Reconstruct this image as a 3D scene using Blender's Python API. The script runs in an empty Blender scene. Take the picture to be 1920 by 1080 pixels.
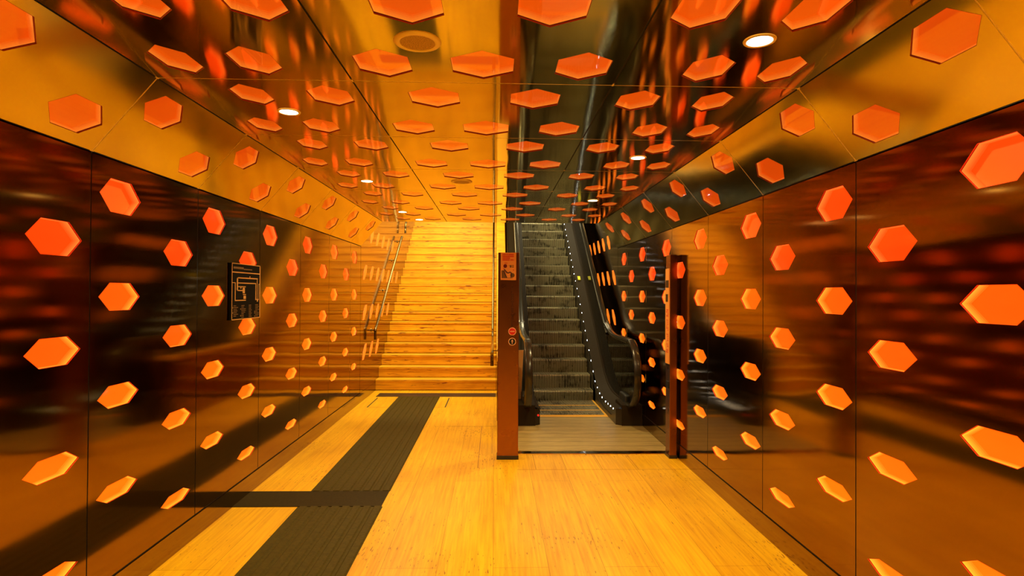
import bpy, bmesh, math, random
from mathutils import Vector, Matrix

random.seed(7)
SC = bpy.context.scene
COL = SC.collection
EYE = 1.5                      # eye height; numbers below are measured from the eye, the floor is at -1.5
FZ = -1.5
XL, XR = -1.818, 1.685         # the two side walls
CZ = 0.964                     # ceiling
WT = 0.627                     # top of the side walls, foot of the slanted soffits
EL, ER = -1.530, 1.410         # the ceiling's edges
Y0, Y1 = -3.96, 8.0            # corridor
S0, P = 2.69, 0.95             # first panel seam and panel pitch
F = 1100.0

# ------------------------------------------------------------------ camera
def cam_axes(y, p, r):
    cy, sy, cp, sp, cr, sr = math.cos(y), math.sin(y), math.cos(p), math.sin(p), math.cos(r), math.sin(r)
    fw = Vector((sy * cp, cy * cp, sp)); rt = Vector((cy, -sy, 0)); up = rt.cross(fw)
    return rt * cr - up * sr, up * cr + rt * sr, fw
RT, UP, FW = cam_axes(0.0293, 0.0089, -0.0060)
cd = bpy.data.cameras.new('camera'); cam = bpy.data.objects.new('camera', cd); COL.objects.link(cam)
cd.sensor_width = 36; cd.lens = 36 * F / 1920; cd.clip_start = 0.05
m = Matrix((RT, UP, -FW)).transposed().to_4x4(); m.translation = Vector((0, 0, EYE)); cam.matrix_world = m
SC.camera = cam

def pix(p):
    p = Vector(p); z = p.dot(FW)
    if z < 0.05: return None
    return 960 + F * p.dot(RT) / z, 540 - F * p.dot(UP) / z

def in_frame(p, r=0.17):
    for du in (-r, 0, r):
        for dv in (-r, 0, r):
            for q in ((0, du, dv), (du, dv, 0)):
                a = pix(Vector(p) + Vector(q))
                if a and 2 < a[0] < 1918 and 2 < a[1] < 1078: return True
    return False

# ------------------------------------------------------------------ materials
def mat(name):
    m = bpy.data.materials.new(name); m.use_nodes = True
    nt = m.node_tree; b = nt.nodes['Principled BSDF']
    return m, nt, b

def node(nt, t, **k):
    n = nt.nodes.new(t)
    for a, v in k.items():
        if a in n.inputs.keys(): n.inputs[a].default_value = v
        else: setattr(n, a, v)
    return n

WORLD_SPACE = False
def coords(nt, scale=(1, 1, 1), rot=(0, 0, 0)):
    tc = node(nt, 'ShaderNodeNewGeometry' if WORLD_SPACE else 'ShaderNodeTexCoord'); mp = node(nt, 'ShaderNodeMapping')
    mp.inputs['Scale'].default_value = scale; mp.inputs['Rotation'].default_value = rot
    nt.links.new(tc.outputs['Position' if WORLD_SPACE else 'Object'], mp.inputs['Vector']); return mp.outputs['Vector']

def ramp(nt, src, stops):
    r = node(nt, 'ShaderNodeValToRGB'); cr = r.color_ramp
    while len(cr.elements) < len(stops): cr.elements.new(0.5)
    for e, (p, c) in zip(cr.elements, stops):
        e.position = p; e.color = (*c, 1) if len(c) == 3 else c
    nt.links.new(src, r.inputs['Fac']); return r.outputs['Color']

def plain(name, col, rough=0.5, metal=0.0, emit=None, strength=0, noise=0.0, nscale=30, ior=1.5):
    m, nt, b = mat(name)
    b.inputs['Base Color'].default_value = (*col, 1); b.inputs['Roughness'].default_value = rough
    b.inputs['Metallic'].default_value = metal; b.inputs['IOR'].default_value = ior
    if emit:
        b.inputs['Emission Color'].default_value = (*emit, 1); b.inputs['Emission Strength'].default_value = strength
    if noise:
        n = node(nt, 'ShaderNodeTexNoise', Scale=nscale, Detail=5.0)
        nt.links.new(coords(nt), n.inputs['Vector'])
        c = ramp(nt, n.outputs['Fac'], [(0.25, tuple(v * (1 - noise) for v in col)), (0.75, tuple(min(1, v * (1 + noise)) for v in col))])
        nt.links.new(c, b.inputs['Base Color'])
    return m

def mirror_metal(name, col, rough, wav, scale, aniso=0.0):
    m, nt, b = mat(name)
    b.inputs['Base Color'].default_value = (*col, 1); b.inputs['Metallic'].default_value = 1.0
    b.inputs['Roughness'].default_value = rough
    if aniso:                                   # brushed sheet: reflections smear along the corridor
        b.inputs['Anisotropic'].default_value = aniso
        tv = node(nt, 'ShaderNodeCombineXYZ'); tv.inputs['Y'].default_value = 1.0
        nt.links.new(tv.outputs[0], b.inputs['Tangent'])
    n1 = node(nt, 'ShaderNodeTexNoise', Scale=1.0, Detail=1.5, Roughness=0.4)
    nt.links.new(coords(nt, scale), n1.inputs['Vector'])
    bp = node(nt, 'ShaderNodeBump', Strength=1.0, Distance=wav)
    nt.links.new(n1.outputs['Fac'], bp.inputs['Height'])
    nt.links.new(bp.outputs['Normal'], b.inputs['Normal'])
    n2 = node(nt, 'ShaderNodeTexNoise', Scale=6.0, Detail=4.0)
    nt.links.new(coords(nt), n2.inputs['Vector'])
    mr = node(nt, 'ShaderNodeMapRange'); mr.inputs['To Min'].default_value = rough * 0.8; mr.inputs['To Max'].default_value = rough * 1.25
    nt.links.new(n2.outputs['Fac'], mr.inputs['Value']); nt.links.new(mr.outputs['Result'], b.inputs['Roughness'])
    return m

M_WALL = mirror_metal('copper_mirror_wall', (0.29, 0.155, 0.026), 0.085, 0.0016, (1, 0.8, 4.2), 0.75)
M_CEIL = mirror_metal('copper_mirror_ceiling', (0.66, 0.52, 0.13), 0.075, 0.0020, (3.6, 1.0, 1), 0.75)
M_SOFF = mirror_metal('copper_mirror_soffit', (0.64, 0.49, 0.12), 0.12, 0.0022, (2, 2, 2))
M_BACK = plain('dark_joint', (0.02, 0.012, 0.008), 0.6)
M_LITGAP = plain('painted_lit_gap', (1.0, 0.80, 0.38), 0.5, 0.6)  # bright colour painted in for the lit gaps between panels
M_SKIRT = mirror_metal('base_board_metal', (0.30, 0.19, 0.05), 0.10, 0.001, (2, 2, 2))

def stone(name, along, c0, c1, pit, plank=True, rough=0.38):
    """travertine: streaks run along axis `along` (0 = x, 1 = y)"""
    m, nt, b = mat(name)
    L = nt.links.new
    sc = (2.2, 38.0, 38.0) if along == 0 else (55.0, 1.7, 20.0)
    n1 = node(nt, 'ShaderNodeTexNoise', Scale=1.0, Detail=6.0, Roughness=0.62); L(coords(nt, sc), n1.inputs['Vector'])
    n0 = node(nt, 'ShaderNodeTexNoise', Scale=2.2, Detail=3.0); L(coords(nt, (1, 0.6, 1)), n0.inputs['Vector'])
    c = ramp(nt, n1.outputs['Fac'], [(0.30, c0), (0.62, c1)])
    c2 = ramp(nt, n0.outputs['Fac'], [(0.3, (0.80, 0.76, 0.7)), (0.7, (1, 1, 1))])
    mx = node(nt, 'ShaderNodeMix', data_type='RGBA', blend_type='MULTIPLY'); mx.inputs[0].default_value = 1.0
    L(c, mx.inputs[6]); L(c2, mx.inputs[7]); col = mx.outputs[2]
    if plank:
        br = node(nt, 'ShaderNodeTexBrick'); br.offset = 0.37; br.squash = 1.0
        for k, v in (('Scale', 1.0), ('Mortar Size', 0.0022), ('Brick Width', 2.35), ('Row Height', 0.305), ('Bias', 0.0), ('Mortar Smooth', 0.3)):
            br.inputs[k].default_value = v
        br.inputs['Color1'].default_value = (1, 1, 1, 1); br.inputs['Color2'].default_value = (0.91, 0.88, 0.85, 1)
        br.inputs['Mortar'].default_value = (0.62, 0.5, 0.35, 1)
        L(coords(nt, (1, 1, 1), (0, 0, math.pi / 2)), br.inputs['Vector'])
        m2 = node(nt, 'ShaderNodeMix', data_type='RGBA', blend_type='MULTIPLY'); m2.inputs[0].default_value = 1.0
        L(col, m2.inputs[6]); L(br.outputs['Color'], m2.inputs[7]); col = m2.outputs[2]
    sp = (5.0, 42.0, 42.0) if along == 0 else (95.0, 14.0, 20.0)
    n3 = node(nt, 'ShaderNodeTexNoise', Scale=1.0, Detail=3.0, Roughness=0.55); L(coords(nt, sp), n3.inputs['Vector'])
    n4 = node(nt, 'ShaderNodeTexNoise', Scale=1.6, Detail=2.0); L(coords(nt), n4.inputs['Vector'])
    ad = node(nt, 'ShaderNodeMath', operation='MULTIPLY_ADD'); ad.inputs[1].default_value = 0.35
    L(n4.outputs['Fac'], ad.inputs[0]); L(n3.outputs['Fac'], ad.inputs[2])
    pf = ramp(nt, ad.outputs[0], [(pit, (0, 0, 0)), (pit + 0.05, (1, 1, 1))])
    m3 = node(nt, 'ShaderNodeMix', data_type='RGBA')
    L(pf, m3.inputs[0]); L(col, m3.inputs[6]); m3.inputs[7].default_value = (0.30, 0.10, 0.012, 1)
    L(m3.outputs[2], b.inputs['Base Color'])
    b.inputs['Roughness'].default_value = rough; b.inputs['Specular IOR Level'].default_value = 0.35
    bp = node(nt, 'ShaderNodeBump', Strength=0.25, Distance=0.002)
    L(n1.outputs['Fac'], bp.inputs['Height']); L(bp.outputs['Normal'], b.inputs['Normal'])
    return m

M_FLOOR = stone('travertine_floor', 1, (0.74, 0.34, 0.005), (0.97, 0.56, 0.010), 0.83)
WORLD_SPACE = True
M_STAIR = stone('travertine_stair', 0, (0.66, 0.29, 0.008), (0.97, 0.52, 0.014), 0.80, plank=False, rough=0.45)
WORLD_SPACE = False

def emit_mat(name, col, s):
    return plain(name, (0.5, 0.1, 0.01), 0.5, 0.0, col, s)
def pane_mat(name, ior, rough, tint=(1.0, 0.94, 0.86)):
    """clear acrylic cover: see-through, with a mirror-like gloss"""
    m, nt, b = mat(name); L = nt.links.new
    t = node(nt, 'ShaderNodeBsdfTransparent'); t.inputs['Color'].default_value = (*tint, 1)
    g = node(nt, 'ShaderNodeBsdfGlossy'); g.inputs['Roughness'].default_value = rough
    fr = node(nt, 'ShaderNodeFresnel'); fr.inputs['IOR'].default_value = ior
    mx = node(nt, 'ShaderNodeMixShader'); L(fr.outputs[0], mx.inputs[0]); L(t.outputs[0], mx.inputs[1]); L(g.outputs[0], mx.inputs[2])
    L(mx.outputs[0], nt.nodes['Material Output'].inputs['Surface']); return m
def box_mats(name, k, g, sg=0.40):
    """a lit box behind the acrylic: glowing back plate, and an edge glow painted as emission on the four steps of its side walls"""
    back = (1.0, g, 0.003); side = (1.0, sg, 0.028)
    out = [emit_mat('%s_back' % name, back, k)]
    for i in range(4):
        f = (i + 1) / 4
        out.append(emit_mat('%s_side_%d' % (name, i), tuple(a + (b - a) * f for a, b in zip(back, side)), k * (1 + 0.25 * f)))  # edge glow put into the emission, fading step by step towards the back
    return out
M_ROWS = [box_mats('wall_box_%d' % i, a, g, q) for i, (a, g, q) in enumerate(((0.95, 0.065, 0.20), (1.0, 0.11, 0.36), (1.0, 0.155, 0.44), (1.0, 0.18, 0.46)))]
M_BOXS = box_mats('soffit_box', 0.50, 0.12, 0.30); M_BOXC = box_mats('ceiling_box', 0.58, 0.14, 0.33)
M_PANE = emit_mat('slim_hexagon_acrylic', (1.0, 0.20, 0.01), 1.0)
M_PW = pane_mat('clear_acrylic_wall', 1.45, 0.06); M_PC = pane_mat('clear_acrylic_ceiling', 2.1, 0.03)
M_RIM = plain('red_acrylic_edge', (0.75, 0.04, 0.004), 0.35)
M_RIMC = plain('dark_red_acrylic_edge', (0.30, 0.03, 0.004), 0.4)
M_TACT = plain('dark_tactile_stone', (0.060, 0.042, 0.005), 0.6, noise=0.25, nscale=60, ior=1.2)
M_TACTD = plain('black_tactile_stone', (0.028, 0.018, 0.002), 0.6, noise=0.25, nscale=60, ior=1.2)
M_STEEL = plain('dark_bronze_rail', (0.26, 0.19, 0.09), 0.22, 1.0)
M_CHROME = plain('chrome_strip', (0.8, 0.74, 0.6), 0.1, 1.0)
M_POST = mirror_metal('satin_copper_post', (0.32, 0.125, 0.045), 0.28, 0.0006, (3, 3, 1))
def step_mat():
    m, nt, b = mat('grey_step_aluminium'); L = nt.links.new
    n = node(nt, 'ShaderNodeTexNoise', Scale=1.0, Detail=5.0, Roughness=0.7); L(coords(nt, (42, 6, 7)), n.inputs['Vector'])
    n2 = node(nt, 'ShaderNodeTexNoise', Scale=1.0, Detail=3.0); L(coords(nt, (3.5, 3, 9)), n2.inputs['Vector'])
    ad = node(nt, 'ShaderNodeMath', operation='ADD'); L(n.outputs['Fac'], ad.inputs[0]); L(n2.outputs['Fac'], ad.inputs[1])
    c = ramp(nt, ad.outputs[0], [(0.80, (0.07, 0.06, 0.032)), (0.98, (0.42, 0.38, 0.23))])
    L(c, b.inputs['Base Color']); b.inputs['Roughness'].default_value = 0.45; b.inputs['Metallic'].default_value = 0.35
    return m
WORLD_SPACE = True
M_STEP = step_mat()
WORLD_SPACE = False
M_STEPD = plain('step_groove_dark', (0.012, 0.011, 0.008), 0.7, ior=1.2)
M_YEL = plain('yellow_line_paint', (0.85, 0.45, 0.03), 0.5)
M_YELL = plain('yellow_sticker', (0.85, 0.85, 0.05), 0.5)
M_RUB = plain('black_rubber', (0.020, 0.017, 0.012), 0.22)
M_DECK = plain('brown_deck_metal', (0.020, 0.012, 0.004), 0.6, 0.0, ior=1.2)
M_DARK = plain('dark_skirt_metal', (0.035, 0.028, 0.020), 0.35, 0.4)
M_BLACK = plain('black_plastic', (0.010, 0.009, 0.008), 0.4)
M_CREAM = plain('cream_panel', (0.80, 0.50, 0.20), 0.5)
M_LED = plain('white_led', (0.9, 0.95, 1), 0.4, 0, (0.78, 0.88, 1.0), 26)
M_RED = plain('red_led', (0.8, 0.02, 0.02), 0.4, 0, (1, 0.02, 0.01), 0.8)
M_LENS = plain('white_lamp_lens', (0.9, 0.9, 0.85), 0.4, 0, (1.0, 0.90, 0.62), 14)
M_RING = plain('warm_white_ring', (1.0, 0.80, 0.40), 0.5, 0.3)
M_GRILLE = plain('speaker_mesh', (0.55, 0.34, 0.12), 0.6, noise=0.5, nscale=220)
M_SIGN = plain('pale_notice', (0.85, 0.36, 0.07), 0.5)
M_INK = plain('red_ink', (0.62, 0.012, 0.006), 0.5)
M_INKD = plain('dark_ink', (0.06, 0.015, 0.008), 0.5)
M_GREY = plain('grey_ink', (0.17, 0.08, 0.02), 0.5)
M_MAP = plain('black_map_board', (0.005, 0.004, 0.003), 0.7, ior=1.15)
M_GOLD = plain('gold_map_line', (0.62, 0.33, 0.09), 0.5)
M_WHITE = plain('pale_symbol', (0.85, 0.45, 0.22), 0.5)
M_PLATE = None
def plate_mat():
    m, nt, b = mat('worn_landing_plate'); L = nt.links.new
    n = node(nt, 'ShaderNodeTexNoise', Scale=1.0, Detail=6.0, Roughness=0.7); L(coords(nt, (4, 45, 1)), n.inputs['Vector'])
    c = ramp(nt, n.outputs['Fac'], [(0.3, (0.30, 0.21, 0.07)), (0.7, (0.66, 0.48, 0.18))])
    w = node(nt, 'ShaderNodeTexWave', wave_type='BANDS', bands_direction='Y'); w.inputs['Scale'].default_value = 1.9
    L(coords(nt), w.inputs['Vector'])
    k = ramp(nt, w.outputs['Fac'], [(0.0, (0.55, 0.5, 0.45)), (0.06, (1, 1, 1))])
    mx = node(nt, 'ShaderNodeMix', data_type='RGBA', blend_type='MULTIPLY'); mx.inputs[0].default_value = 1.0
    L(c, mx.inputs[6]); L(k, mx.inputs[7]); L(mx.outputs[2], b.inputs['Base Color'])
    b.inputs['Roughness'].default_value = 0.42; b.inputs['Metallic'].default_value = 0.35
    return m
M_PLATE = plate_mat()
def glass_mat():
    m, nt, b = mat('clear_glass'); L = nt.links.new
    t = node(nt, 'ShaderNodeBsdfTransparent'); t.inputs['Color'].default_value = (0.86, 0.86, 0.80, 1)
    g = node(nt, 'ShaderNodeBsdfGlossy'); g.inputs['Roughness'].default_value = 0.03
    fr = node(nt, 'ShaderNodeFresnel'); fr.inputs['IOR'].default_value = 1.35
    mx = node(nt, 'ShaderNodeMixShader'); L(fr.outputs[0], mx.inputs[0]); L(t.outputs[0], mx.inputs[1]); L(g.outputs[0], mx.inputs[2])
    L(mx.outputs[0], nt.nodes['Material Output'].inputs['Surface']); return m
M_GLASS = glass_mat()
M_SHADE = plain('dark_stairwell_plaster', (0.05, 0.03, 0.01), 0.8)

# ------------------------------------------------------------------ object helpers
ORG = {}
def link(name, bm, m, parent=None, origin=None, smooth=False, facing=None):
    o_ = Vector(origin) if origin is not None else (ORG[parent.name].copy() if parent else Vector((0, 0, 0)))
    bmesh.ops.translate(bm, verts=bm.verts[:], vec=-o_)
    bmesh.ops.recalc_face_normals(bm, faces=bm.faces[:])
    if facing is not None:
        bm.normal_update()
        for f in bm.faces:
            if f.normal.dot(facing) < 0: f.normal_flip()
    me = bpy.data.meshes.new(name); bm.to_mesh(me); bm.free(); me.materials.append(m)
    if smooth:
        for p in me.polygons: p.use_smooth = True
        try: me.set_sharp_from_angle(angle=math.radians(35))
        except Exception: pass
    o = bpy.data.objects.new(name, me); COL.objects.link(o)
    ORG[o.name] = o_
    if parent: o.parent = parent; o.location = o_ - ORG[parent.name]
    else: o.location = o_ + Vector((0, 0, EYE))
    return o

def tag(o, label, cat=None, group=None):
    o['label'] = label
    if cat: o['category'] = cat
    if group: o['group'] = group
    return o

def struct(name, bm, m):
    o = link(name, bm, m); o['kind'] = 'structure'; return o

def thing(name, origin, label, cat, group=None):
    o = bpy.data.objects.new(name, None); COL.objects.link(o); o.empty_display_size = 0.1
    ORG[o.name] = Vector(origin); o.location = Vector(origin) + Vector((0, 0, EYE))
    return tag(o, label, cat, group)

def B(): return bmesh.new()
def box(bm, x0, x1, y0, y1, z0, z1):
    v = [bm.verts.new((x, y, z)) for x in (x0, x1) for y in (y0, y1) for z in (z0, z1)]
    for f in ((0, 1, 3, 2), (4, 6, 7, 5), (0, 4, 5, 1), (2, 3, 7, 6), (0, 2, 6, 4), (1, 5, 7, 3)): bm.faces.new([v[i] for i in f])
    return bm
def bbox(bm, x0, x1, y0, y1, z0, z1, bev=0.006, seg=2):
    b2 = bmesh.new(); box(b2, x0, x1, y0, y1, z0, z1)
    bmesh.ops.bevel(b2, geom=b2.edges[:], offset=bev, segments=seg, affect='EDGES', profile=0.5)
    merge(bm, b2); return bm
def merge(bm, b2):
    mp = {v: bm.verts.new(v.co) for v in b2.verts}
    for f in b2.faces: bm.faces.new([mp[v] for v in f.verts])
    b2.free()
def quad(bm, *pts): bm.faces.new([bm.verts.new(p) for p in pts]); return bm
def prism(bm, poly, axis, a0, a1):
    """extrude a 2D polygon along an axis: 'x' -> poly is (y,z), 'y' -> (x,z), 'z' -> (x,y)"""
    def at(p, a): return (a, p[0], p[1]) if axis == 'x' else (p[0], a, p[1]) if axis == 'y' else (p[0], p[1], a)
    A = [bm.verts.new(at(p, a0)) for p in poly]; C = [bm.verts.new(at(p, a1)) for p in poly]
    bm.faces.new(A); bm.faces.new(C[::-1])
    for i in range(len(poly)): bm.faces.new((A[i], A[i - 1], C[i - 1], C[i]))
    return bm
def disc(bm, c, r, axis, a0, a1, n=40):
    return prism(bm, [(c[0] + r * math.cos(2 * math.pi * i / n), c[1] + r * math.sin(2 * math.pi * i / n)) for i in range(n)], axis, a0, a1)
def ring(bm, c, prof, n=48):
    """lathe profile [(radius, z)] about a vertical axis at c=(x,y)"""
    R = [[bm.verts.new((c[0] + r * math.cos(2 * math.pi * i / n), c[1] + r * math.sin(2 * math.pi * i / n), z)) for r, z in prof] for i in range(n)]
    for i in range(n):
        for j in range(len(prof) - 1): bm.faces.new((R[i][j], R[i - 1][j], R[i - 1][j + 1], R[i][j + 1]))
    return bm
def tube(bm, pts, r, n=14, cap=True, prof=None):
    pts = [Vector(p) for p in pts]; rings = []
    for i, p in enumerate(pts):
        d = (pts[min(i + 1, len(pts) - 1)] - pts[max(i - 1, 0)]).normalized()
        up = Vector((1, 0, 0)) if abs(d.x) < 0.9 else Vector((0, 0, 1))
        a = (up - d * up.dot(d)).normalized(); b = d.cross(a)
        pr = prof or [(r * math.cos(2 * math.pi * k / n), r * math.sin(2 * math.pi * k / n)) for k in range(n)]
        rings.append([bm.verts.new(p + a * u + b * v) for u, v in pr])
    for i in range(1, len(rings)):
        k = len(rings[i])
        for j in range(k): bm.faces.new((rings[i][j], rings[i][j - 1], rings[i - 1][j - 1], rings[i - 1][j]))
    if cap: bm.faces.new(rings[0]); bm.faces.new(rings[-1][::-1])
    return bm
def smooth_path(pts, n=6):
    """Catmull-Rom through 2D/3D points"""
    P_ = [Vector(p) for p in pts]; out = []
    for i in range(len(P_) - 1):
        a, b, c, d = P_[max(i - 1, 0)], P_[i], P_[i + 1], P_[min(i + 2, len(P_) - 1)]
        for k in range(n):
            t = k / n
            out.append(0.5 * (2 * b + (c - a) * t + (2 * a - 5 * b + 4 * c - d) * t * t + (3 * b - a - 3 * c + d) * t ** 3))
    out.append(P_[-1]); return out

# ------------------------------------------------------------------ panels with hexagonal openings
HL = 0.157                                      # half length of every hexagon, along the corridor
def hexpts(u, v, h, w=HL): return [(u - w, v), (u - w / 2, v + h), (u + w / 2, v + h), (u + w, v), (u + w / 2, v - h), (u - w / 2, v - h)]
def cell(bm, to3, u0, u1, v0, v1, hx):
    """one rectangle of sheet metal with a hexagonal opening"""
    rect = [(u0, v0), (u0, v1), (u1, v1), (u1, v0)]
    R = [bm.verts.new(to3(*p)) for p in rect]
    if not hx: bm.faces.new(R); return
    H = [bm.verts.new(to3(*p)) for p in hx]     # left, upper-left, upper-right, right, lower-right, lower-left
    for f in ((R[0], R[1], H[1], H[0]), (R[1], R[2], H[2], H[1]), (R[2], R[3], H[3], H[2]), (R[3], R[0], H[0], H[3], H[4], H[5])):
        pass
    bm.faces.new((R[0], R[1], H[1], H[0])); bm.faces.new((R[1], R[2], H[2], H[1])); bm.faces.new((R[2], R[3], H[3], H[2]))
    bm.faces.new((R[0], H[0], H[5])); bm.faces.new((R[0], H[5], H[4], R[3])); bm.faces.new((R[3], H[4], H[3]))

LIGHTS = []                                     # (surface, to3, nrm, u, v, h, row, col)
def sheet(name, to3, nrm, m, cols, vmin, vmax, uend=Y1, gap=0.002, surf=None):
    """cols: list of (u0, u1, [(u, v, h)...]) ; the opening is kept only where the photo shows it"""
    bm = B()
    for ci, (u0, u1, hs) in enumerate(cols):
        hs = sorted([q for q in hs if q[0] + HL < uend - 0.02], key=lambda q: q[1])
        hs = [q for q in hs if in_frame(to3(q[0], q[1]))]
        u1 = min(u1, uend)
        if u0 >= uend: continue
        if not hs: cell(bm, to3, u0, u1, vmin, vmax, None); continue
        edges = [vmin] + [(a[1] + b[1]) / 2 for a, b in zip(hs, hs[1:])] + [vmax]
        for k, (u, v, h) in enumerate(hs):
            cell(bm, to3, u0, u1, edges[k], edges[k + 1], hexpts(u, v, h))
            LIGHTS.append(dict(surf=surf, to3=to3, nrm=Vector(nrm), u=u, v=v, h=h))
    o = struct(name, bm, m)
    return o

HI = [0.454, -0.028, -0.504, -0.960]; LO = [0.219, -0.255, -0.731, -1.186]
def wall_h(z): return (0.134 + 0.055 * (z + 0.02)) / 2
def two_cols(k, off, hi, lo):
    s = S0 + P * k
    uh, ul = s + 0.205 + off, s + 0.730 + off
    return [(s + 0.0035, (uh + ul) / 2, [(uh, v, h) for v, h in hi]), ((uh + ul) / 2, s + P - 0.0035, [(ul, v, h) for v, h in lo])]
def all_cols(off, hi, lo):
    c = []
    for k in range(-7, 6): c += two_cols(k, off, hi, lo) if k >= -1 else [(S0 + P * k + 0.0035, S0 + P * k + P - 0.003, [])]
    return c
GRV = -1.358                                   # groove between the panels and the base board
hi = [(z, wall_h(z)) for z in HI]; lo = [(z, wall_h(z)) for z in LO]
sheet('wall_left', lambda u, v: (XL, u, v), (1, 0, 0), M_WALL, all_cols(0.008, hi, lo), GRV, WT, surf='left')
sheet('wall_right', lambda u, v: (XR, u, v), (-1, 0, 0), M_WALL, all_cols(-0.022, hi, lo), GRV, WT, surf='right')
def soff(e, x, side):
    a = Vector((e, 0, CZ)); b = Vector((x, 0, WT)); L = (b - a).length; d = (b - a) / L
    n = Vector((0, 1, 0)).cross(d); n = n if n.z < 0 else -n
    to3 = lambda u, v: (a.x + d.x * v, u, a.z + d.z * v)
    off = 0.0 if side == 'left' else -0.035
    sheet('ceiling_slope_' + side, to3, n, M_SOFF, all_cols(off, [(0.129, 0.078)], [(0.309, 0.078)]), 0.004, L - 0.004, surf='soffit ' + side)
    return to3, n, L
S_L = soff(EL, XL, 'left'); S_R = soff(ER, XR, 'right')
# ceiling: three sheets between the two long joints
XC = -0.0600
def ch(x): return (0.264 - 0.085 * abs(x - XC)) / 2
CHI = [-1.195, -0.812, -0.303, 0.193, 0.706, 1.085]; CLO = [-1.335, -1.012, -0.477, -0.057, 0.370, 0.908, 1.227]
J1, J2 = -0.655, 0.540
for nm, v0, v1 in (('ceiling_left', EL + 0.004, J1 - 0.004), ('ceiling_middle', J1 + 0.004, J2 - 0.004), ('ceiling_right', J2 + 0.004, ER - 0.004)):
    sheet(nm, lambda u, v: (v, u, CZ), (0, 0, -1), M_CEIL,
          all_cols(0.012, [(x, ch(x)) for x in CHI if v0 < x < v1], [(x, ch(x)) for x in CLO if v0 < x < v1]), v0, v1, surf='ceiling')

# backing behind the joints
t = 0
def trim(bm, m):
    global t
    t += 1; return struct('trim_%d' % t, bm, m)
SEAMS = [S0 + P * k for k in range(-7, 6)]
for x, s in ((XL, -1), (XR, 1)):
    bm = B()
    for y in SEAMS: box(bm, x + s * 0.003, x + s * 0.008, y - 0.012, y + 0.012, GRV, WT)
    box(bm, x + s * 0.004, x + s * 0.010, Y0, Y1, GRV - 0.012, GRV + 0.006)
    trim(bm, M_BACK)
bm = B()
for y in SEAMS: box(bm, EL, ER, y - 0.012, y + 0.012, CZ + 0.0006, CZ + 0.006)
trim(bm, M_LITGAP)
bm = B()
for x in (J1, J2): box(bm, x - 0.012, x + 0.012, Y0, Y1, CZ + 0.0065, CZ + 0.012)
trim(bm, M_BACK)
for (to3, n, L) in (S_L, S_R):
    bm = B()
    for y in SEAMS:
        A = [Vector(to3(u, v)) for u, v in ((y - 0.012, 0), (y - 0.012, L), (y + 0.012, L), (y + 0.012, 0))]
        C = [p - n * 0.004 for p in A]; A = [p - n * 0.0006 for p in A]
        V = [bm.verts.new(p) for p in A + C]
        bm.faces.new(V[:4]); bm.faces.new(V[4:][::-1])
        for i in range(4): bm.faces.new((V[i], V[i - 1], V[4 + i - 1], V[4 + i]))
    trim(bm, M_LITGAP)
bm = B()                                        # dark shadow-gap angles along the soffit edges
for e, x in ((EL, XL), (ER, XR)):
    s = -1 if x < 0 else 1
    box(bm, min(x, x + s * 0.012), max(x, x + s * 0.012), Y0, Y1, WT - 0.006, WT + 0.008)
    box(bm, e - 0.008, e + 0.008, Y0, Y1, CZ + 0.004, CZ + 0.012)
trim(bm, M_BACK)
# base boards
for nm, x, s in (('baseboard_left', XL, -1), ('baseboard_right', XR, 1)):
    struct(nm, box(B(), min(x - s * 0.003, x + s * 0.02), max(x - s * 0.003, x + s * 0.02), Y0, 9.05 if s < 0 else Y1, FZ, GRV - 0.010), M_SKIRT)

# floor
struct('floor', box(B(), XL - 0.02, XR + 0.02, Y0, 9.06, FZ - 0.08, FZ), M_FLOOR)
# corridor end behind the camera
struct('wall_back', box(B(), XL - 0.1, XR + 0.1, Y0 - 0.06, Y0, FZ, CZ + 0.1), M_SHADE)

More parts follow.
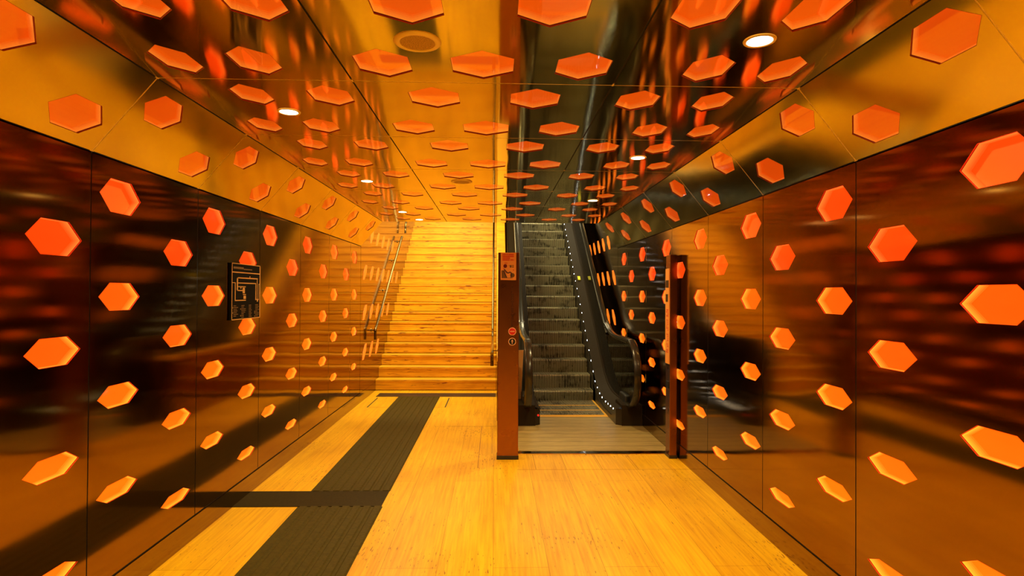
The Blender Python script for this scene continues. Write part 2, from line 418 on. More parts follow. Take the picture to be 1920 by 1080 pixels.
# ------------------------------------------------------------------ hexagon lights
ORD = ['first', 'second', 'third', 'fourth', 'fifth', 'sixth', 'seventh', 'eighth', 'ninth', 'tenth', 'eleventh', 'twelfth', 'thirteenth', 'fourteenth', 'fifteenth', 'sixteenth', 'seventeenth', 'eighteenth', 'nineteenth', 'twentieth']
bysurf = {}
for L_ in LIGHTS: bysurf.setdefault(L_['surf'], []).append(L_)
PROTO = {}
def hex_light(L_, label, group, pane, rimm, depth):
    to3, n = L_['to3'], L_['nrm']
    c = Vector(to3(L_['u'], L_['v']))
    du = Vector(to3(L_['u'] + 1, L_['v'])) - c; dv = Vector(to3(L_['u'], L_['v'] + 1)) - c
    key = (L_['surf'], round(L_['v'], 3))
    if key not in PROTO:
        h2 = hexpts(0, 0, L_['h'])
        bp = B(); D = 0.036 if L_['surf'] in ('left', 'right') else 0.028                     # light box: side walls in four steps, then the back plate
        RR = [[bp.verts.new(c + du * a + dv * b - n * (depth + 0.004 + D * k / 4)) for a, b in h2] for k in range(5)]
        for k in range(4):
            for i in range(6): bp.faces.new((RR[k][i], RR[k][i - 1], RR[k + 1][i - 1], RR[k + 1][i])).material_index = 4 - k
        bp.faces.new(RR[4]).material_index = 0
        o = link('hexagonal_light', bp, pane[0], origin=c)
        for m_ in pane[1:]: o.data.materials.append(m_)
        bq = B(); bq.faces.new([bq.verts.new(c + du * a + dv * b - n * depth) for a, b in h2])
        pq = link('cover', bq, M_PW if L_['surf'] in ('left', 'right') else M_PC, parent=o, facing=n)
        br = B()
        i_ = hexpts(0, 0, L_['h'] - 0.0012, HL - 0.0015)
        A = [br.verts.new(c + du * a + dv * b) for a, b in h2]; C = [br.verts.new(c + du * a + dv * b - n * (depth + 0.0005)) for a, b in h2]
        E = [br.verts.new(c + du * a + dv * b) for a, b in i_]; G = [br.verts.new(c + du * a + dv * b - n * (depth + 0.0005)) for a, b in i_]
        for i in range(6):
            br.faces.new((A[i], A[i - 1], C[i - 1], C[i])); br.faces.new((E[i - 1], E[i], G[i], G[i - 1])); br.faces.new((A[i - 1], A[i], E[i], E[i - 1]))
        r = link('rim', br, rimm, parent=o)
        PROTO[key] = (o, r, pq)
    else:
        p, pr, pp = PROTO[key]
        o = p.copy(); COL.objects.link(o); o.location = c + Vector((0, 0, EYE))
        for q_ in (pr, pp):
            r = q_.copy(); COL.objects.link(r); r.parent = o; r.location = q_.location
    tag(o, label, 'light', group)
    return o
for surf, ls in bysurf.items():
    us = sorted({round(q['u'], 3) for q in ls})
    for q in sorted(ls, key=lambda q: (q['u'], -q['v'])):
        col = [w for w in ls if abs(w['u'] - q['u']) < 0.01]
        ci = us.index(round(q['u'], 3))
        if surf in ('left', 'right'):
            rank = sorted([-w['v'] for w in col]).index(-q['v']); mrow = min(range(4), key=lambda i: min(abs(HI[i] - q['v']), abs(LO[i] - q['v'])))
            size = 'tall' if q['v'] > 0.1 else 'shallow' if q['v'] < -0.8 else 'glowing'
            hex_light(q, '%s orange hexagon in %s wall, %s down in %s column from the near end' % (size, surf, ORD[rank], ORD[ci]),
                      'orange hexagons in the %s wall' % surf, M_ROWS[mrow], M_RIM, 0.004)
        elif surf.startswith('soffit'):
            hex_light(q, 'orange hexagon in the %s slanted soffit, %s from the near end' % (surf.split()[1], ORD[ci]),
                      'orange hexagons in the %s soffit' % surf.split()[1], M_BOXS, M_RIMC, 0.005)
        else:
            rank = sorted([w['v'] for w in col]).index(q['v'])
            hex_light(q, 'orange hexagon in the ceiling, %s row from the near end, %s from left' % (ORD[ci], ORD[rank]),
                      'orange hexagons in the ceiling', M_BOXC, M_RIMC, 0.005)

# ------------------------------------------------------------------ stairwell shell
YE = 16.0
struct('wall_left_stairwell', box(B(), XL - 0.08, XL, Y1 + 0.012, YE, FZ, 4.2), M_WALL)
struct('wall_right_stairwell', box(B(), XR, XR + 0.08, Y1 + 0.012, YE, FZ, 4.2), M_WALL)
struct('wall_far', box(B(), XL - 0.1, XR + 0.1, YE, YE + 0.1, FZ, 4.2), M_SHADE)
struct('wall_header', box(B(), XL, XR, Y1 + 0.002, Y1 + 0.10, CZ + 0.013, 2.2), M_SHADE)
bm = B(); prism(bm, [(Y1, 2.2), (Y1 + 1.2, 2.2), (YE, 4.2), (YE, 4.3), (Y1, 2.3)], 'x', XL - 0.08, XR + 0.08)
struct('ceiling_stairwell', bm, M_SHADE)
for to3, n, L in (S_L, S_R):                   # return faces closing the ends of the soffits
    s = -1 if to3(0, L)[0] < 0 else 1
    x = XL if s < 0 else XR; e = EL if s < 0 else ER
    trim(prism(B(), [(e, CZ + 0.013), (x, WT + 0.009), (x, CZ + 0.013)], 'y', Y1 - 0.004, Y1 + 0.002), M_SOFF)
# narrow hexagons beside the stairs and beside the escalator (they lean with the flight)
def lean_hex(x, s, y, z, label, group):
    bm = B(); hw, hh, k = 0.092, 0.105, 0.85
    pts = [(a + k * b, b) for a, b in ((-hw, 0), (-hw / 2, hh), (hw / 2, hh), (hw, 0), (hw / 2, -hh), (-hw / 2, -hh))]
    prism(bm, [(y + a, z + b) for a, b in pts], 'x', x + s * 0.004, x - s * 0.003)
    o = link('hexagonal_light', bm, M_PANE, origin=(x, y, z)); tag(o, label, 'light', group)
for row, z, ks in (('top', 0.82, range(1, 6)), ('second', 0.28, range(0, 7)), ('third', -0.28, range(0, 5)), ('lowest', -0.83, range(0, 3))):
    for i, k in enumerate(ks):
        lean_hex(XL, -1, 8.27 + 0.44 * k, z, 'slim orange hexagon on wall beside the stone stairs, %s row, %s going up' % (row, ORD[i]), 'slim hexagons beside the stairs')
for row, z, ks in (('top', 0.76, range(1, 6)), ('second', 0.23, range(0, 4)), ('third', -0.33, range(0, 2)), ('lowest', -0.85, range(0, 1))):
    for i, k in enumerate(ks):
        lean_hex(XR, 1, 8.25 + 0.41 * k, z, 'slim orange hexagon on wall beside the escalator, %s row, %s going up' % (row, ORD[i]), 'slim hexagons beside the escalator')

# ------------------------------------------------------------------ stone stairs
SY, SR_, ST, NS = 9.06, 0.1655, 0.235, 24
SX0, SX1 = XL + 0.001, 0.028
stairs = thing('staircase', ((SX0 + SX1) / 2, SY, FZ), 'wide flight of streaked yellow travertine stairs rising beside the escalator', 'stairs')
first = None
for k in range(NS):
    y, z = SY + k * ST, FZ + k * SR_
    if first is None:
        bm = B()
        tr = ST + 0.02 if k < NS - 1 else 2.0
        bbox(bm, SX0, SX1, y - 0.014, y + ST + 0.004, z + SR_ - 0.034, z + SR_, 0.003, 1)
        box(bm, SX0, SX1, y, y + 0.03, z + 0.011, z + SR_ - 0.034); box(bm, SX0, SX1, y + 0.02, y + 0.03, z + 0.0008, z + 0.011)
        first = link('step', bm, M_STAIR, parent=stairs, origin=((SX0 + SX1) / 2, y, z))
    else:
        c = first.copy(); COL.objects.link(c); c.parent = stairs
        c.location = first.location + Vector((0, k * ST, k * SR_))
bm = B(); box(bm, SX0, SX1, SY + NS * ST, YE - 0.01, FZ + NS * SR_ - 0.1, FZ + NS * SR_)
struct('floor_upper', bm, M_STAIR)
bm = B(); prism(bm, [(SY + 0.04, FZ - 0.05), (SY + NS * ST, FZ + NS * SR_ - 0.2), (SY + NS * ST, FZ - 0.05)], 'x', SX0, SX1)
struct('floor_stair_core', bm, M_BACK)

# parapet between stairs and escalator, with stone coping
SL = SR_ / ST
def parp(y): return -0.80 if y < 8.75 else -0.80 + SL * (y - 8.75)
pts = [(6.9, FZ), (6.9, -0.80), (8.75, -0.80), (15.6, parp(15.6)), (15.6, FZ)]
struct('wall_middle', prism(B(), pts, 'x', 0.032, 0.235), M_WALL)
pts = [(6.88, -0.80), (8.75, -0.80), (15.6, parp(15.6)), (15.6, parp(15.6) + 0.05), (8.72, -0.752), (6.88, -0.752)]
trim(prism(B(), pts, 'x', 0.030, 0.190), M_STAIR)

# ------------------------------------------------------------------ handrails of the stairs
hx = XL + 0.075
def rail(name, label, x, side, path, brackets):
    p0 = path[0]
    t_ = thing(name, (x, p0[0], p0[1]), label, 'handrail', None)
    link('rail', tube(B(), [(x, a.x, a.y) for a in smooth_path([Vector((q[0], q[1])) for q in path], 5)], 0.019), M_STEEL, parent=t_, smooth=True)
    for (y, z) in brackets:
        b = tube(B(), [(x, y, z), (x, y, z - 0.035), (x + side * 0.02, y, z - 0.055), (x + side * 0.073, y, z - 0.055)], 0.008, 10)
        disc(b, (y, z - 0.055), 0.026, 'x', x + side * 0.066, x + side * 0.074, 20)
        link('bracket', b, M_STEEL, parent=t_, smooth=True)
    return t_
def hz(y): return -0.50 + (y - 8.72) * 0.668
rail('handrail', 'round steel handrail on left wall along the lower flight of stairs', hx, -1,
     [(8.64, -0.69), (8.64, -0.60), (8.645, -0.545), (8.70, -0.505), (8.80, hz(8.80)), (9.8, hz(9.8)), (10.9, hz(10.9)), (11.03, hz(11.0) + 0.02)],
     [(8.72, -0.50), (9.6, hz(9.6)), (10.4, hz(10.4)), (10.97, hz(10.97))])
rail('handrail', 'second short steel handrail starting higher up the left stair wall', hx, -1,
     [(11.45, hz(11.45) - 0.17), (11.46, hz(11.46) - 0.06), (11.55, hz(11.55)), (12.5, hz(12.5)), (14.4, hz(14.4))], [(11.8, hz(11.8)), (13.2, hz(13.2))])
rail('handrail', 'thin steel handrail on the parapet at the right edge of the stairs', -0.028, 1,
     [(6.95, -0.86), (6.95, -0.80), (6.96, -0.735), (7.05, -0.70), (8.5, -0.69), (8.9, -0.60), (9.4, hz(9.4) - 0.30), (12, hz(12) - 0.30), (14.4, hz(14.4) - 0.30)],
     [(7.6, -0.692), (9.8, hz(9.8) - 0.30), (11.0, hz(11) - 0.30), (12.4, hz(12.4) - 0.30)])

# ------------------------------------------------------------------ tactile paving and floor inlays
def tactile(x0, x1, y0, y1, label, ribs=8):
    bm = B(); n = ribs; w = (x1 - x0) / n; prof = []
    for i in range(n):
        a = x0 + i * w
        prof += [(a, 0.0008), (a + 0.012, 0.0008), (a + 0.020, 0.0075), (a + w - 0.012, 0.0075), (a + w - 0.004, 0.0008)]
    prof += [(x1, 0.001)]
    V = [[bm.verts.new((x, y, FZ + z)) for x, z in prof] for y in (y0, y1)]
    for i in range(len(prof) - 1): bm.faces.new((V[0][i], V[0][i + 1], V[1][i + 1], V[1][i]))
    Bv = [bm.verts.new(p) for p in ((x0, y0, FZ), (x1, y0, FZ), (x1, y1, FZ), (x0, y1, FZ))]
    bm.faces.new(Bv[::-1])
    bm.faces.new([Bv[0], Bv[1]] + V[0][::-1]); bm.faces.new([Bv[2], Bv[3]] + V[1])
    bm.faces.new((Bv[1], Bv[2], V[1][-1], V[0][-1])); bm.faces.new((Bv[3], Bv[0], V[0][0], V[1][0]))
    return tag(link('tactile_paving', bm, M_TACT, origin=((x0 + x1) / 2, (y0 + y1) / 2, FZ)), label, 'paving')
tactile(-1.375, -0.780, 4.465, 8.495, 'long ribbed dark guide strip leading across the floor to the stairs')
tactile(-1.365, -0.775, -1.0, 4.145, 'ribbed dark guide strip in the near floor at bottom of photo')
tag(link('paving_band', box(B(), XL + 0.001, -0.785, 4.147, 4.463, FZ, FZ + 0.0045), M_TACTD, origin=(-1.3, 4.3, FZ)),
    'smooth dark cross band reaching from left wall to the ribbed strip', 'paving')
tag(link('paving_band', box(B(), -1.70, 0.026, 8.50, 8.80, FZ, FZ + 0.003), M_BLACK, origin=(-0.8, 8.65, FZ)),
    'black band set in the floor at the foot of the stairs', 'paving')
bm = B()
for x in (-1.655, -0.640): box(bm, x - 0.008, x + 0.008, 7.72, 8.40, FZ, FZ + 0.001)
trim(bm, M_BACK)
bm = B()
for a in ((-1.655, -1.38, 7.715, 7.72), (-0.78, -0.64, 7.715, 7.72), (-0.52, 0.028, 6.62, 6.626), (-0.14, -0.134, 5.05, 6.62), (-0.02, -0.015, 5.5, 6.5)): box(bm, *a, FZ, FZ + 0.0008)
for x in (0.36, 0.62, 0.93, 1.24): box(bm, x - 0.002, x + 0.002, 5.0, 5.455, FZ, FZ + 0.0008)
box(bm, 0.2, XR, 4.996, 5.0, FZ, FZ + 0.0008)
trim(bm, plain('floor_joint', (0.35, 0.14, 0.02), 0.7))

# ------------------------------------------------------------------ posts at the foot of the escalator
PY = 5.30
post = thing('sign_post', (0.123, PY, FZ), 'broad copper coloured post with notice and round symbols left of escalator', 'post')
link('column', bbox(B(), 0.030, 0.219, PY, PY + 0.11, FZ, 0.368, 0.004), M_POST, parent=post)
link('base_plate', bbox(B(), 0.026, 0.223, PY - 0.004, PY + 0.114, FZ, FZ + 0.035, 0.002, 1), M_DARK, parent=post)
def sym(name, c, r, bg, rim, label):
    b = disc(B(), c, r, 'y', PY - 0.0035, PY); o = link(name, b, rim, parent=post, origin=(c[0], PY, c[1])); tag(o, label)
    f = link('symbol_face', disc(B(), c, r * 0.83, 'y', PY - 0.0048, PY - 0.003), bg, parent=o)
    return o
o = sym('no_entry_symbol', (0.160, -0.345), 0.0355, M_INK, M_WHITE, 'round red no entry symbol with pale bar')
link('bar', box(B(), 0.160 - 0.021, 0.160 + 0.021, PY - 0.0058, PY - 0.0046, -0.345 - 0.004, -0.345 + 0.004), M_WHITE, parent=o)
o = sym('arrow_symbol', (0.160, -0.437), 0.0345, M_BLACK, M_WHITE, 'round black symbol with pale upward arrow')
link('arrow', prism(B(), [(0.157, -0.456), (0.163, -0.456), (0.163, -0.432), (0.171, -0.437), (0.160, -0.416), (0.149, -0.437), (0.157, -0.432)], 'y', PY - 0.0058, PY - 0.0046), M_WHITE, parent=o)
bm = B(); z = 0.06                              # vertical lettering, worn beyond reading
for i in range(17):
    kind = random.choice('OIHLE')
    x0, x1 = 0.151, 0.168; q = PY - 0.0008
    if kind == 'O':
        for a in ((x0, x0 + 0.003, z - 0.015, z), (x1 - 0.003, x1, z - 0.015, z), (x0, x1, z - 0.003, z), (x0, x1, z - 0.015, z - 0.012)): box(bm, a[0], a[1], q, PY, a[2], a[3])
    elif kind == 'I': box(bm, x0, x1, q, PY, z - 0.009, z - 0.006)
    elif kind == 'H':
        for a in ((x0, x1, z - 0.003, z), (x0, x1, z - 0.015, z - 0.012), (x0 + 0.007, x0 + 0.010, z - 0.015, z)): box(bm, a[0], a[1], q, PY, a[2], a[3])
    elif kind == 'L':
        for a in ((x0, x1, z - 0.003, z), (x0, x0 + 0.003, z - 0.015, z)): box(bm, a[0], a[1], q, PY, a[2], a[3])
    else:
        for a in ((x0, x1, z - 0.003, z), (x0, x0 + 0.003, z - 0.015, z), (x1 - 0.003, x1, z - 0.015, z)): box(bm, a[0], a[1], q, PY, a[2], a[3])
    z -= 0.0215
tag(link('lettering', bm, M_INKD, parent=post), 'faint dark vertical lettering')

notice = thing('notice_sign', (0.123, PY - 0.004, 0.115), 'pale orange escalator safety notice on top of the broad post', 'sign')
N0 = PY - 0.007
link('panel', bbox(B(), 0.052, 0.192, N0, PY - 0.0002, 0.118, 0.366, 0.002, 1), M_SIGN, parent=notice)
bm = B(); q0, q1 = N0 - 0.0008, N0
for r_, (z, w) in enumerate(((0.349, 0.100), (0.333, 0.097), (0.317, 0.064), (0.301, 0.100))):
    x = 0.068
    while x < 0.068 + w:
        d = random.choice((0.004, 0.005, 0.006)); box(bm, x, x + d, q0, q1, z - 0.006, z + 0.005); x += d + (0.0013 if random.random() < 0.85 else 0.005)
for i in range(4): box(bm, 0.086 + i * 0.0065, 0.091 + i * 0.0065, q0, q1, 0.268, 0.275)
link('red_text', bm, M_INK, parent=notice)
link('red_dot', disc(B(), (0.093, 0.245), 0.017, 'y', q0, q1), plain('deep_red_ink', (0.16, 0.004, 0.006), 0.5), parent=notice)
bm = B()
for a in ((0.134, 0.150, 0.232, 0.254), (0.154, 0.170, 0.247, 0.254), (0.154, 0.170, 0.232, 0.241), (0.125, 0.130, 0.245, 0.252)): box(bm, a[0], a[1], q0, q1, a[2], a[3])
link('brown_marks', bm, M_GREY, parent=notice)
bm = B(); prism(bm, [(0.060, 0.135), (0.060, 0.205), (0.080, 0.205), (0.112, 0.135)], 'y', q0, q1)
disc(bm, (0.158, 0.162), 0.020, 'y', q0, q1, 24); box(bm, 0.112, 0.160, q0, q1, 0.135, 0.139)
link('grey_drawing', bm, M_GREY, parent=notice)
bm = B()
tube(bm, [(x, N0 - 0.001, z) for x, z in ((0.083, 0.216), (0.097, 0.200), (0.113, 0.183), (0.124, 0.183), (0.137, 0.191), (0.147, 0.184), (0.150, 0.165), (0.145, 0.141))], 0.0052, 8)
tube(bm, [(x, N0 - 0.001, z) for x, z in ((0.080, 0.203), (0.093, 0.172), (0.108, 0.140))], 0.0045, 8)
link('black_drawing', bm, M_INKD, parent=notice)
bm = B(); prism(bm, [(0.162, 0.213), (0.173, 0.213), (0.168, 0.199)], 'y', q0, q1); disc(bm, (0.080, 0.224), 0.004, 'y', q0, q1, 12)
link('red_marks', bm, M_INK, parent=notice)

post2 = thing('barrier_post', (1.633, PY + 0.02, FZ), 'slim copper coloured post standing against right wall beside the escalator landing', 'post')
P2 = PY + 0.02
link('column', bbox(B(), 1.603, 1.668, P2, P2 + 0.13, FZ, 0.362, 0.004), M_POST, parent=post2)
link('base_plate', bbox(B(), 1.598, 1.673, P2 - 0.004, P2 + 0.134, FZ, FZ + 0.03, 0.002, 1), M_DARK, parent=post2)
bm = bbox(B(), 1.592, 1.604, P2 + 0.01, P2 + 0.09, -0.865, -0.80, 0.002, 1)
link('sensor', bm, M_BLACK, parent=post2)
strip = thing('notice_sign', (1.6025, P2 + 0.055, -0.64), 'tall narrow pale notice with red lettering fixed to the slim post', 'sign')
link('panel', bbox(B(), 1.592, 1.6028, P2 + 0.004, P2 + 0.112, -0.64, 0.235, 0.002, 1), M_SIGN, parent=strip)
bm = B(); x0, x1 = 1.591, 1.5922
box(bm, x0, x1, P2 + 0.012, P2 + 0.10, 0.06, 0.128); box(bm, x0, x1, P2 + 0.03, P2 + 0.10, -0.07, 0.0)
link('black_squares', bm, M_BLACK, parent=strip)
bm = B(); z = -0.14
while z > -0.53:
    for yy in (0.018, 0.055):
        if random.random() < 0.8: box(bm, x0, x1, P2 + yy, P2 + yy + random.choice((0.014, 0.02, 0.026)), z - 0.012, z)
    z -= random.choice((0.018, 0.018, 0.018, 0.04))
link('red_lettering', bm, M_INK, parent=strip)

# ------------------------------------------------------------------ map board on the left wall
MY0, MY1, MZ0, MZ1 = 4.075, 4.560, -0.198, 0.198
mp = thing('map_board', (XL + 0.008, (MY0 + MY1) / 2, MZ0), 'black station map board with gold lines hung on the left wall', 'sign')
link('board', box(B(), XL + 0.001, XL + 0.016, MY0, MY1, MZ0, MZ1), M_MAP, parent=mp)
def mb(bm, u0, v0, u1, v1):
    box(bm, XL + 0.016, XL + 0.0172, MY0 + u0 * (MY1 - MY0), MY0 + u1 * (MY1 - MY0), MZ1 - v1 * (MZ1 - MZ0), MZ1 - v0 * (MZ1 - MZ0))
bm = B()
for a in ((0, 0, 1, .012), (0, .985, 1, 1), (0, 0, .012, 1), (.978, 0, 1, 1)): mb(bm, *a)
link('frame', bm, M_GOLD, parent=mp)
bm = B()
for a in ((.012, .150, .978, .168), (.16, .245, .90, .266), (.16, .245, .195, .49), (.876, .25, .892, .66), (.20, .338, .84, .355), (.822, .338, .838, .66), (.2, .405, .46, .42),
          (.16, .472, .37, .49), (.36, .43, .43, .53), (.37, .545, .47, .56), (.39, .575, .47, .632), (.012, .338, .12, .35), (.10, .338, .12, .66), (.10, .648, .47, .665),
          (.938, .35, .948, .66), (.938, .35, .978, .362), (.85, .64, .95, .655), (.88, .655, .92, .69), (.28, .425, .31, .445), (.60, .215, .62, .245)): mb(bm, *a)
link('line_drawing', bm, M_GOLD, parent=mp)
bm = B()
u = 0.05
while u < 0.36: mb(bm, u, .062, u + .028, .098); u += 0.038
while u < 0.68: mb(bm, u, .085, u + .014, .105); u += 0.020
for cu, rows in ((.06, 7), (.32, 8), (.58, 8), (.82, 8)):
    for r_ in range(rows):
        v = .745 + r_ * .030
        if random.random() < 0.3: mb(bm, cu - .035, v - .004, cu - .012, v + .020)
        u = cu
        while u < cu + random.choice((.08, .12, .15)): mb(bm, u, v, u + .016, v + .012); u += .022
link('lettering', bm, plain('dull_gold_lettering', (0.20, 0.11, 0.035), 0.5), parent=mp)

# ------------------------------------------------------------------ escalator
ES0, ESR, EST, NE = 8.16, 0.187, 0.265, 22
EX0, EX1, EXC = 0.525, 1.385, 0.955
RB = ESR / EST
esc = thing('escalator', (EXC, 6.4, FZ), 'dark escalator with grooved grey steps and white light dots beside stone stairs', 'escalator')
# grooved steps
def groove_step(y, z, rise, depth, name, m=M_STEP):
    bm = B(); n = 44; w = (EX1 - EX0) / n
    xs = []
    for i in range(n):
        a = EX0 + i * w; xs += [(a, 0), (a + w * 0.5, 0), (a + w * 0.5, 0.010), (a + w, 0.010)]
    path = [((0, -rise), (-1, 0)), ((-0.012, -0.02), (-1, 0)), ((0.0, 0.0), (-0.7, 0.7)), ((depth, 0), (0, 1))] if rise > 0 else [((0, 0), (0, 1)), ((depth, 0), (0, 1))]
    rows = [[bm.verts.new((x, y + p[0] - nn[0] * d, z + p[1] - nn[1] * d)) for x, d in xs] for p, nn in path]
    for a, b in zip(rows, rows[1:]):
        for i in range(len(xs) - 1): bm.faces.new((a[i], a[i + 1], b[i + 1], b[i])).material_index = 0 if i % 4 == 0 else 1
    o = link(name, bm, m, parent=esc, origin=(EXC, y, z)); o.data.materials.append(M_STEPD)
    return o
bm = B(); box(bm, EX0, EX1, 7.05, 8.6, FZ - 0.02, FZ - 0.008 + 0.010)
link('under_tray', bm, M_STEPD, parent=esc)
for y, d in ((7.16, 0.30), (7.475, 0.30), (7.80, 0.36)):
    s = groove_step(y, FZ + 0.016, 0, d, 'flat_step')
    b = B(); box(b, EX0, EX1, y - 0.014, y + 0.006, FZ + 0.004, FZ + 0.0172); box(b, EX1 - 0.025, EX1 - 0.003, y, y + d, FZ + 0.004, FZ + 0.0172)
    link('yellow_edge', b, M_YEL, parent=s, origin=(EXC, y, FZ))
z0 = -1.351
st = groove_step(ES0, z0, 0.145, EST + 0.01, 'step')
st = groove_step(ES0 + EST, z0 + ESR, ESR, EST + 0.01, 'step')
for k in range(2, NE):
    c = st.copy(); COL.objects.link(c); c.parent = esc; c.location = st.location + Vector((0, (k - 1) * EST, (k - 1) * ESR))
bm = B(); prism(bm, [(8.3, FZ - 0.02), (ES0 + NE * EST, z0 + NE * ESR - 0.30), (ES0 + NE * EST, FZ - 0.02)], 'x', EX0, EX1)
link('truss', bm, M_STEPD, parent=esc)
bm = B(); box(bm, EX0, EX1, ES0 + NE * EST - 0.02, YE - 0.02, z0 + (NE - 1) * ESR - 0.05, z0 + (NE - 1) * ESR)
link('upper_landing', bm, M_PLATE, parent=esc)
# comb, landing plate, bright threshold strip
bm = B(); box(bm, EX0, EX1, 7.085, 7.150, FZ, FZ + 0.012)
n = 54; w = (EX1 - EX0) / n
for i in range(n): prism(bm, [(EX0 + i * w + w * 0.1, 7.150), (EX0 + i * w + w * 0.3, 7.178), (EX0 + i * w + w * 0.5, 7.150)], 'z', FZ + 0.004, FZ + 0.014)
link('comb_plate', bm, M_YEL, parent=esc)
bm = B(); bbox(bm, 0.237, XR - 0.004, 5.562, 7.085, FZ, FZ + 0.009, 0.002, 1)
link('landing_plate', bm, M_PLATE, parent=esc)
bm = B(); bbox(bm, 0.225, 1.668, 5.463, 5.560, FZ, FZ + 0.008, 0.003, 1)
link('threshold_strip', bm, M_CHROME, parent=esc)
# running lines, (y, z)
DK = [(6.62, -1.305), (7.0, -1.312), (7.40, -1.312), (7.65, -1.290), (7.90, -1.225), (8.20, -1.070), (8.60, -0.788), (14.6, -0.788 + RB * 6.0)]
dk = [Vector((p.x, p.y)) for p in smooth_path([Vector(q) for q in DK], 5)]
HR = [(6.98, -1.215), (6.80, -1.255), (6.63, -1.272)] + [(6.63 - 0.37 * math.sin(a), -0.9 - 0.37 * math.cos(a)) for a in [math.pi * i / 12 for i in range(1, 12)]] + \
     [(6.63, -0.53), (7.2, -0.53), (7.55, -0.525), (7.82, -0.485), (8.10, -0.375), (8.45, -0.155), (14.6, -0.155 + RB * 6.15)]
hr = [Vector(p) for p in smooth_path([Vector(q) for q in HR], 3)]
prof = [(0.041 * math.copysign(abs(math.cos(a)) ** 0.6, math.cos(a)), 0.023 * math.copysign(abs(math.sin(a)) ** 0.7, math.sin(a))) for a in [2 * math.pi * i / 20 for i in range(20)]]
for s in (-1, 1):
    X = lambda d: EXC + s * d                  # d: distance from the escalator's middle
    # skirt: vertical dark side, from the step line to the deck
    b = B()
    for i in range(1, len(dk)):
        p, q = dk[i - 1], dk[i]
        lo1, lo2 = max(FZ + 0.002, p.y - 0.55), max(FZ + 0.002, q.y - 0.55)
        xa = 0.492 if p.x < 6.63 else 0.433; xb = 0.492 if q.x < 6.63 else 0.433
        quad(b, (X(xa), p.x, lo1), (X(xb), q.x, lo2), (X(xb), q.x, q.y), (X(xa), p.x, p.y))
    bmesh.ops.remove_doubles(b, verts=b.verts[:], dist=1e-5)
    link('skirt', b, M_DARK, parent=esc)
    b = B()                                    # thin bright moulding low on the skirt
    tube(b, [(X(0.430), p.x, p.y - 0.115) for p in dk if p.x > 6.9], 0.005, 8)
    link('skirt_moulding', b, M_DECK, parent=esc)
    # sloped inner deck
    b = B()
    for i in range(1, len(dk)):
        p, q = dk[i - 1], dk[i]
        for d0, h0, d1, h1 in ((0.433, 0.0, 0.560, 0.045), (0.560, 0.045, 0.564, 0.058), (0.564, 0.058, 0.606, 0.058), (0.606, 0.058, 0.610, 0.03), (0.610, 0.03, 0.72, 0.03)):
            quad(b, (X(d0), p.x, p.y + h0), (X(d0), q.x, q.y + h0), (X(d1), q.x, q.y + h1), (X(d1), p.x, p.y + h1))
    bmesh.ops.remove_doubles(b, verts=b.verts[:], dist=1e-5)
    link('deck', b, M_DECK, parent=esc)
    # outer cladding, facing the stairs or the wall
    b = B()
    prism(b, [(6.64, FZ), (6.64, -1.275)] + [(p.x, p.y + 0.03) for p in dk[2:]] + [(14.6, 1.8), (9.5, FZ)], 'x', X(0.705), X(0.722))
    link('outer_cladding', b, M_DARK, parent=esc)
    # base end
    b = B(); prism(b, [(6.60, FZ), (6.62, -1.262), (6.95, -1.250), (7.05, FZ)], 'x', X(0.490), X(0.725))
    link('base_end', b, M_DECK, parent=esc)
    b = bbox(B(), X(0.545) if s > 0 else X(0.635), X(0.635) if s > 0 else X(0.545), 6.72, 7.02, -1.275, -1.165, 0.02, 3)
    link('handrail_inlet', b, M_BLACK, parent=esc)
    # glass
    up = [p for p in hr]
    lowr = [Vector((p.x, p.y + 0.05)) for p in dk if p.x > 6.7]
    poly = [(6.75, -1.255)] + [(p.x + (0.0), p.y) for p in hr[8:]] + [(p.x, p.y) for p in lowr[::-1]]
    b = B(); prism(b, poly, 'x', X(0.580), X(0.590)); bmesh.ops.triangulate(b, faces=[f for f in b.faces if len(f.verts) > 4])
    link('balustrade_glass', b, M_GLASS, parent=esc)
    b = tube(B(), [(X(0.585), p.x, p.y) for p in hr], 0, prof=prof)
    link('moving_handrail', b, M_RUB, parent=esc, smooth=True)
    b = tube(B(), [(X(0.585), p.x, p.y) for p in [Vector((q.x + 0.0, q.y - 0.032)) for q in hr if q.x > 6.7 and q.y > -0.6]], 0.012, 8)
    link('handrail_track', b, M_STEEL, parent=esc, smooth=True)
    # light dots
    ys = [6.81, 6.97, 7.12, 7.28, 7.52, 7.69, 7.87, 8.05] + [8.21 + 0.185 * i for i in range(23)]
    dot0 = None
    for yy in ys:
        zz = None
        for a, c in zip(dk, dk[1:]):
            if a.x <= yy <= c.x: zz = a.y + (c.y - a.y) * (yy - a.x) / (c.x - a.x) - 0.026
        if zz is None: continue
        if dot0 is None:
            dot0 = link('light_dot', disc(B(), (yy, zz), 0.0085, 'x', X(0.434), X(0.4318), 12), M_LED, parent=esc, origin=(X(0.431), yy, zz)); d0 = (yy, zz)
        else:
            c = dot0.copy(); COL.objects.link(c); c.parent = esc; c.location = dot0.location + Vector((0, yy - d0[0], zz - d0[1]))
X = lambda d: EXC + d
b = disc(B(), (0.497, -1.37), 0.011, 'y', 6.59, 6.60, 16); b2 = link('warning_light', b, M_RED, parent=esc); tag(b2, 'small red light')
for d in (0.490,):
    zz = -0.788 + RB * (10.02 - 8.60) + 0.02 + (0.04 if d > 0.5 else 0.012)
    b = B(); prism(b, [(10.0, zz - 0.016), (10.09, zz + 0.048), (10.085, zz + 0.056), (9.995, zz - 0.008)], 'x', X(d - 0.022), X(d + 0.022))
    tag(link('yellow_sticker', b, M_YELL, parent=esc), 'small bright yellow sticker')
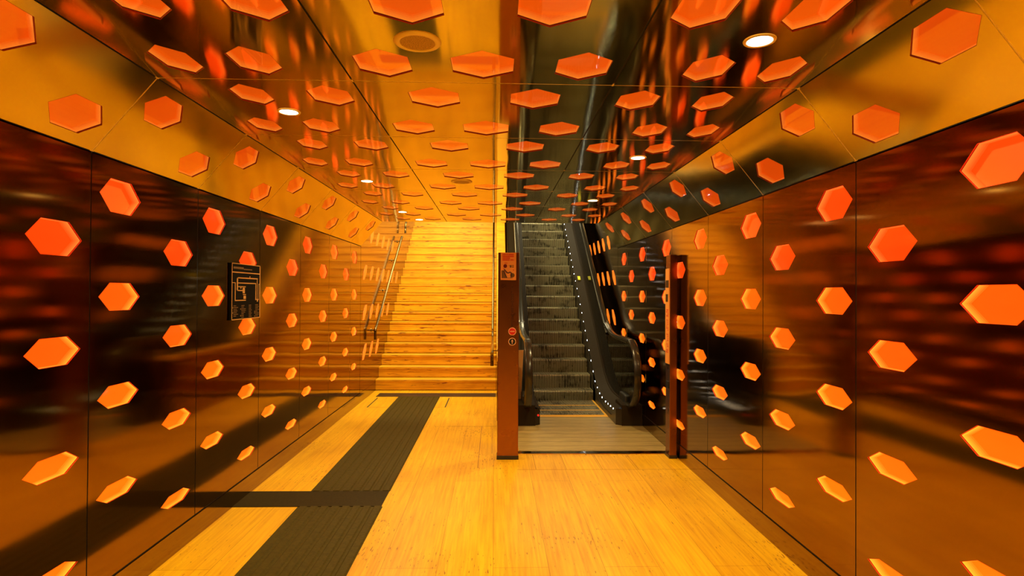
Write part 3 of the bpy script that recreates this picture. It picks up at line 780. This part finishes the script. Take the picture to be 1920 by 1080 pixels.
b = B(); prism(b, [(0.290, -1.36), (0.322, -1.36), (0.350, -0.685), (0.290, -0.685)], 'y', 7.06, 7.075)
tag(link('side_panel', b, M_CREAM, parent=esc), 'pale cream panel')

# ------------------------------------------------------------------ ceiling lamps and loudspeakers
LAMPC = (1.0, 0.80, 0.36)
def spot(name, loc, power, size=2.7, blend=0.9, rad=0.05):
    l = bpy.data.lights.new(name, 'SPOT'); l.energy = power; l.color = LAMPC; l.spot_size = size; l.spot_blend = blend; l.shadow_soft_size = rad
    o = bpy.data.objects.new(name, l); COL.objects.link(o); o.location = Vector(loc) + Vector((0, 0, EYE)); return o
DL = None
def downlight(x, y, label):
    global DL
    if DL is None:
        t_ = thing('recessed_downlight', (x, y, CZ), label, 'light', 'recessed downlights in the ceiling')
        a = link('trim_ring', ring(B(), (x, y), [(0.046, CZ + 0.004), (0.047, CZ - 0.003), (0.052, CZ - 0.005), (0.058, CZ - 0.004), (0.060, CZ - 0.0003)]), M_RING, parent=t_, smooth=True)
        b_ = link('lens', disc(B(), (x, y), 0.0475, 'z', CZ - 0.002, CZ + 0.004, 32), M_LENS, parent=t_)
        DL = (t_, a, b_)
    else:
        t_ = DL[0].copy(); COL.objects.link(t_); t_.location = Vector((x, y, CZ + EYE)); t_['label'] = label
        for q in DL[1:]:
            c = q.copy(); COL.objects.link(c); c.parent = t_
    return t_
downlight(0.999, 2.190, 'white round downlight at upper right, nearest on the right side of ceiling')
downlight(1.006, 4.115, 'white round downlight, second from the near end on right side of ceiling')
downlight(1.008, 6.030, 'white round downlight, third from the near end on right side of ceiling')
downlight(-1.108, 3.166, 'white round downlight at upper left, nearest on the left side of ceiling')
downlight(-1.112, 5.106, 'white round downlight, second from the near end on left side of ceiling')
downlight(-1.108, 7.039, 'white round downlight, third from the near end on left side of ceiling')
downlight(-1.000, 7.760, 'white round downlight farthest back on left side of ceiling above the stairs')
PW = 92
for x, ys in ((1.0, (-1.65, 0.27, 2.19, 4.115, 6.03)), (-1.108, (-2.6, -0.7, 1.23, 3.166, 5.106, 7.039))):
    for y in ys: spot('lamp', (x, y, CZ - 0.03), PW)
SP = None
for x, y, lab in ((-0.303, 2.255, 'round ceiling loudspeaker with pale ring near the top of photo'), (-0.292, 5.08, 'small looking round loudspeaker further back in middle of ceiling')):
    t_ = thing('ceiling_loudspeaker', (x, y, CZ), lab, 'loudspeaker', 'loudspeakers in the ceiling')
    link('trim_ring', ring(B(), (x, y), [(0.066, CZ - 0.001), (0.068, CZ - 0.006), (0.078, CZ - 0.008), (0.088, CZ - 0.005), (0.092, CZ - 0.0003)]), M_RING, parent=t_, smooth=True)
    link('grille', disc(B(), (x, y), 0.067, 'z', CZ - 0.004, CZ - 0.0003, 40), M_GRILLE, parent=t_)

# lamps over the stairs
def area(name, loc, rot, sx, sy, power, col=LAMPC):
    l = bpy.data.lights.new(name, 'AREA'); l.shape = 'RECTANGLE'; l.size = sx; l.size_y = sy; l.energy = power; l.color = col
    o = bpy.data.objects.new(name, l); COL.objects.link(o); o.location = Vector(loc) + Vector((0, 0, EYE)); o.rotation_euler = rot; return o
area('stair_lamp', (-0.9, 8.7, 2.12), (0.55, 0, 0), 1.2, 0.5, 150)
area('stair_lamp', (-0.9, 11.3, 2.75), (0.35, 0, 0), 1.2, 1.5, 80)
area('escalator_lamp', (0.95, 8.7, 2.12), (0.75, 0, 0), 0.7, 0.3, 22, (1.0, 0.86, 0.50))
area('escalator_lamp', (0.95, 11.6, 2.9), (0.1, 0, 0), 0.8, 1.2, 75, (1.0, 0.86, 0.50))

w = bpy.data.worlds.new('world'); SC.world = w; w.use_nodes = True
w.node_tree.nodes['Background'].inputs['Color'].default_value = (0.02, 0.012, 0.005, 1)
w.node_tree.nodes['Background'].inputs['Strength'].default_value = 0.2
SC.view_settings.view_transform = 'Standard'; SC.view_settings.look = 'None'; SC.view_settings.gamma = 1.0
SC.view_settings.use_curve_mapping = False
SC.view_settings.exposure = 0.0
cy = SC.cycles
cy.max_bounces = 14; cy.glossy_bounces = 9; cy.diffuse_bounces = 4; cy.transparent_max_bounces = 12
cy.sample_clamp_indirect = 6.0; cy.use_denoising = True; cy.blur_glossy = 0.3
